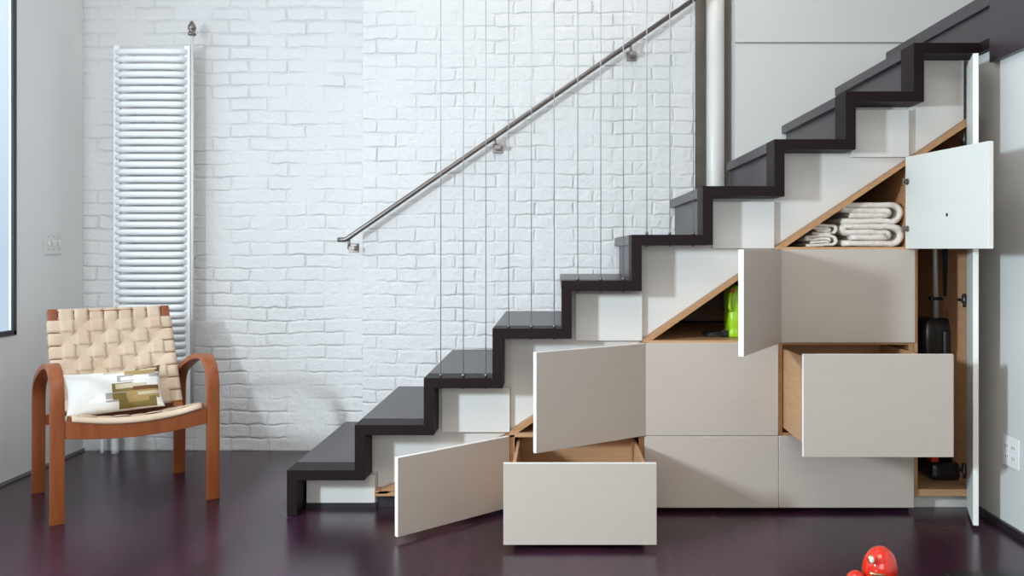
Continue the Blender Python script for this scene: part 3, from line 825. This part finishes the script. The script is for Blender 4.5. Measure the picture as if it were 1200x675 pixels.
bm = bmesh.new(); tube(bm, [(xt + .004, yv, zt), (xt - .004, yv, 1.32)], .0125, 14); obj('tube', bm, M['silver'], v)
bm = bmesh.new(); tube(bm, smooth_path([(xt - .004, yv, 1.32), (xt - .006, yv - .01, 1.38), (xt - .006, yv - .05, 1.41), (xt - .006, yv - .08, 1.38)], 5), .015, 12); obj('handle', bm, M['black'], v)
obj('clip', B((xt - .025, xt + .028, yv - .016, yv + .016, .985 - .15 + .02, .985 - .115)), M['black'], v, bevel=.003)
bm = bmesh.new(); P = smooth_path([(xt + .0, yv + .02, 1.32), (xt + .04, yv + .0, 1.30), (xt + .046, yv - .03, 1.1), (xt + .052, yv - .03, .95), (xt + .055, yv - .03, .875)], 16)
tube(bm, P, [.028 + .003 * (k % 2) for k in range(len(P))], 12); obj('hose', bm, M['hose'], v)
bm = bmesh.new(); tube(bm, smooth_path([(xt + .06, yv, .885), (xt + .055, yv - .03, .84), (xt + .035, yv - .05, .81), (xt + .04, yv - .04, zt - .02)], 8), .005, 8); obj('power_cord', bm, M['blackmat'], v)
# white-tipped hook on the cupboard side
bm = bmesh.new(); zz = wz(313, .2); tube(bm, [(x0 + .016, .2, zz), (x0 + .04, .19, zz), (x0 + .05, .18, zz + .012)], .005, 8)
obj('hook', bm, M['chrome'], c5)

# ------------------------------------------------------------------ red toy and dark platform in the foreground
yr = -.80
def rs(px, py, y): return Vector((wx(px, y), y, wz(py, y)))
ry = thing('red_toy', 'glossy red rounded toy with a white eye button at the bottom edge', 'toy', (wx(1031, yr), yr, 0))
bm = bmesh.new()
bmesh.ops.create_uvsphere(bm, u_segments=40, v_segments=28, radius=1)
top = wz(640, yr); ctr = Vector((wx(1031, yr), yr, top / 2))
for q in bm.verts:
    z = q.co.z; s_ = 1.0 - .10 * max(0, -z) + .0
    lean = .004 * z
    q.co = Vector((ctr.x + q.co.x * .0535 * s_ + lean, ctr.y + q.co.y * .058 * s_, max(0, ctr.z + z * top / 2 * 1.0)))
for f in bm.faces: f.smooth = True
obj('body', bm, M['red'], ry)
bm = bmesh.new(); bmesh.ops.create_uvsphere(bm, u_segments=24, v_segments=16, radius=1)
cc = rs(1003, 690, yr - .02)
for q in bm.verts: q.co = Vector((cc.x + q.co.x * .038, cc.y + q.co.y * .034, max(0, cc.z + q.co.z * .058)))
for f in bm.faces: f.smooth = True
obj('arm', bm, M['red'], ry)
pe = rs(1021.5, 656, yr - .052)
def ey(c, r1, d, m, nm, yo=0):
    bm = bmesh.new(); bmesh.ops.create_uvsphere(bm, u_segments=20, v_segments=12, radius=1)
    for q in bm.verts: q.co = Vector((c.x + q.co.x * r1, c.y + yo + q.co.y * d, c.z + q.co.z * r1 * 1.35))
    for f in bm.faces: f.smooth = True
    obj(nm, bm, m, ry)
ey(pe, .0105, .006, M['goldm'], 'rim', .004); ey(pe, .0075, .006, M['pearl'], 'eye', -.002)
bm = bmesh.new(); q0 = rs(1019, 671.5, yr - .058); q1 = rs(1037, 674.5, yr - .058)
tube(bm, [(q0.x, q0.y - .001, q0.z), ((q0.x + q1.x) / 2, q0.y - .004, (q0.z + q1.z) / 2), (q1.x, q1.y - .001, q1.z)], .0045, 10)
obj('mouth_band', bm, M['goldm'], ry)

yp = D / ((669 - HY) / 313) - D
zp = .035; yp2 = (CZ - zp) * F / (669 - HY) - D
bm = bmesh.new(); xa = wx(1105, yp2)
box(bm, xa, XR - .03, yp2 - .9, yp2, .0, zp, bev=.004)
tag(origin_to(obj('low_platform', bm, M['black']), ((xa + XR) / 2, yp2 - .4, 0)), 'low dark brown slab on the floor at the bottom right corner', 'platform')

# ------------------------------------------------------------------ light
w = bpy.data.worlds.new('sky'); S.world = w; w.use_nodes = True
nt = w.node_tree; bg = nt.nodes['Background']
tc = nt.nodes.new('ShaderNodeTexCoord'); sp = nt.nodes.new('ShaderNodeSeparateXYZ'); nt.links.new(tc.outputs['Generated'], sp.inputs[0])
cr = nt.nodes.new('ShaderNodeValToRGB')
cr.color_ramp.elements[0].position = 0.0; cr.color_ramp.elements[0].color = (.42, .50, .60, 1)
cr.color_ramp.elements[1].position = .55; cr.color_ramp.elements[1].color = (.82, .92, 1, 1)
nt.links.new(sp.outputs['Z'], cr.inputs[0]); nt.links.new(cr.outputs[0], bg.inputs['Color'])
bg.inputs['Strength'].default_value = 1.5

def area(name, loc, target, sx, sy, power, col):
    l = bpy.data.lights.new(name, 'AREA'); l.shape = 'RECTANGLE'; l.size = sx; l.size_y = sy; l.energy = power; l.color = col
    o = bpy.data.objects.new(name, l); COL.objects.link(o); o.location = loc
    o.rotation_euler = (Vector(target) - Vector(loc)).to_track_quat('-Z', 'Y').to_euler()
    return o
area('window_daylight', (XL - .05, (W1[0] + W1[1]) / 2, 1.75), (0, .2, 1.2), 1.6, 2.0, 15, (.84, .92, 1))
area('side_window_daylight', (XL - .06, -2.54, 1.55), (0, .1, .6), .26, .36, 185, (.77, .90, 1))
area('rear_fill', (-.4, YF - .15, 1.75), (0, 1, 1.0), 2.8, 1.8, 60, (1, .93, .85))  # added warm fill that brightens the cabinet fronts from behind the camera
area('ceiling_fill', (-.2, -2.0, ZT - .02), (-.2, -1.9, 0), 1.6, 1.6, 34, (1, .92, .83))  # added broad overhead fill, no fixture built for it
for i, xx in enumerate((-.6, .1, .8)):
    area('stair_downlight', (xx, YBR - .42, ZT - .02), (xx, YBR - .1, 1.2), .10, .26, 2.6, (1, .93, .87))

# ------------------------------------------------------------------ camera
cam = bpy.data.cameras.new('camera'); co = bpy.data.objects.new('camera', cam); COL.objects.link(co)
co.location = (0, -D, CZ); co.rotation_euler = (math.radians(90), 0, 0)
cam.sensor_width = 36; cam.lens = F / 1200 * 36; cam.shift_x = -50 / 1200; cam.shift_y = -(337.5 - HY) / 1200
cam.clip_start = .05
S.camera = co
S.view_settings.view_transform = 'Standard'; S.view_settings.look = 'None'
S.view_settings.exposure = 0.0; S.view_settings.gamma = 1.0; S.view_settings.use_curve_mapping = False
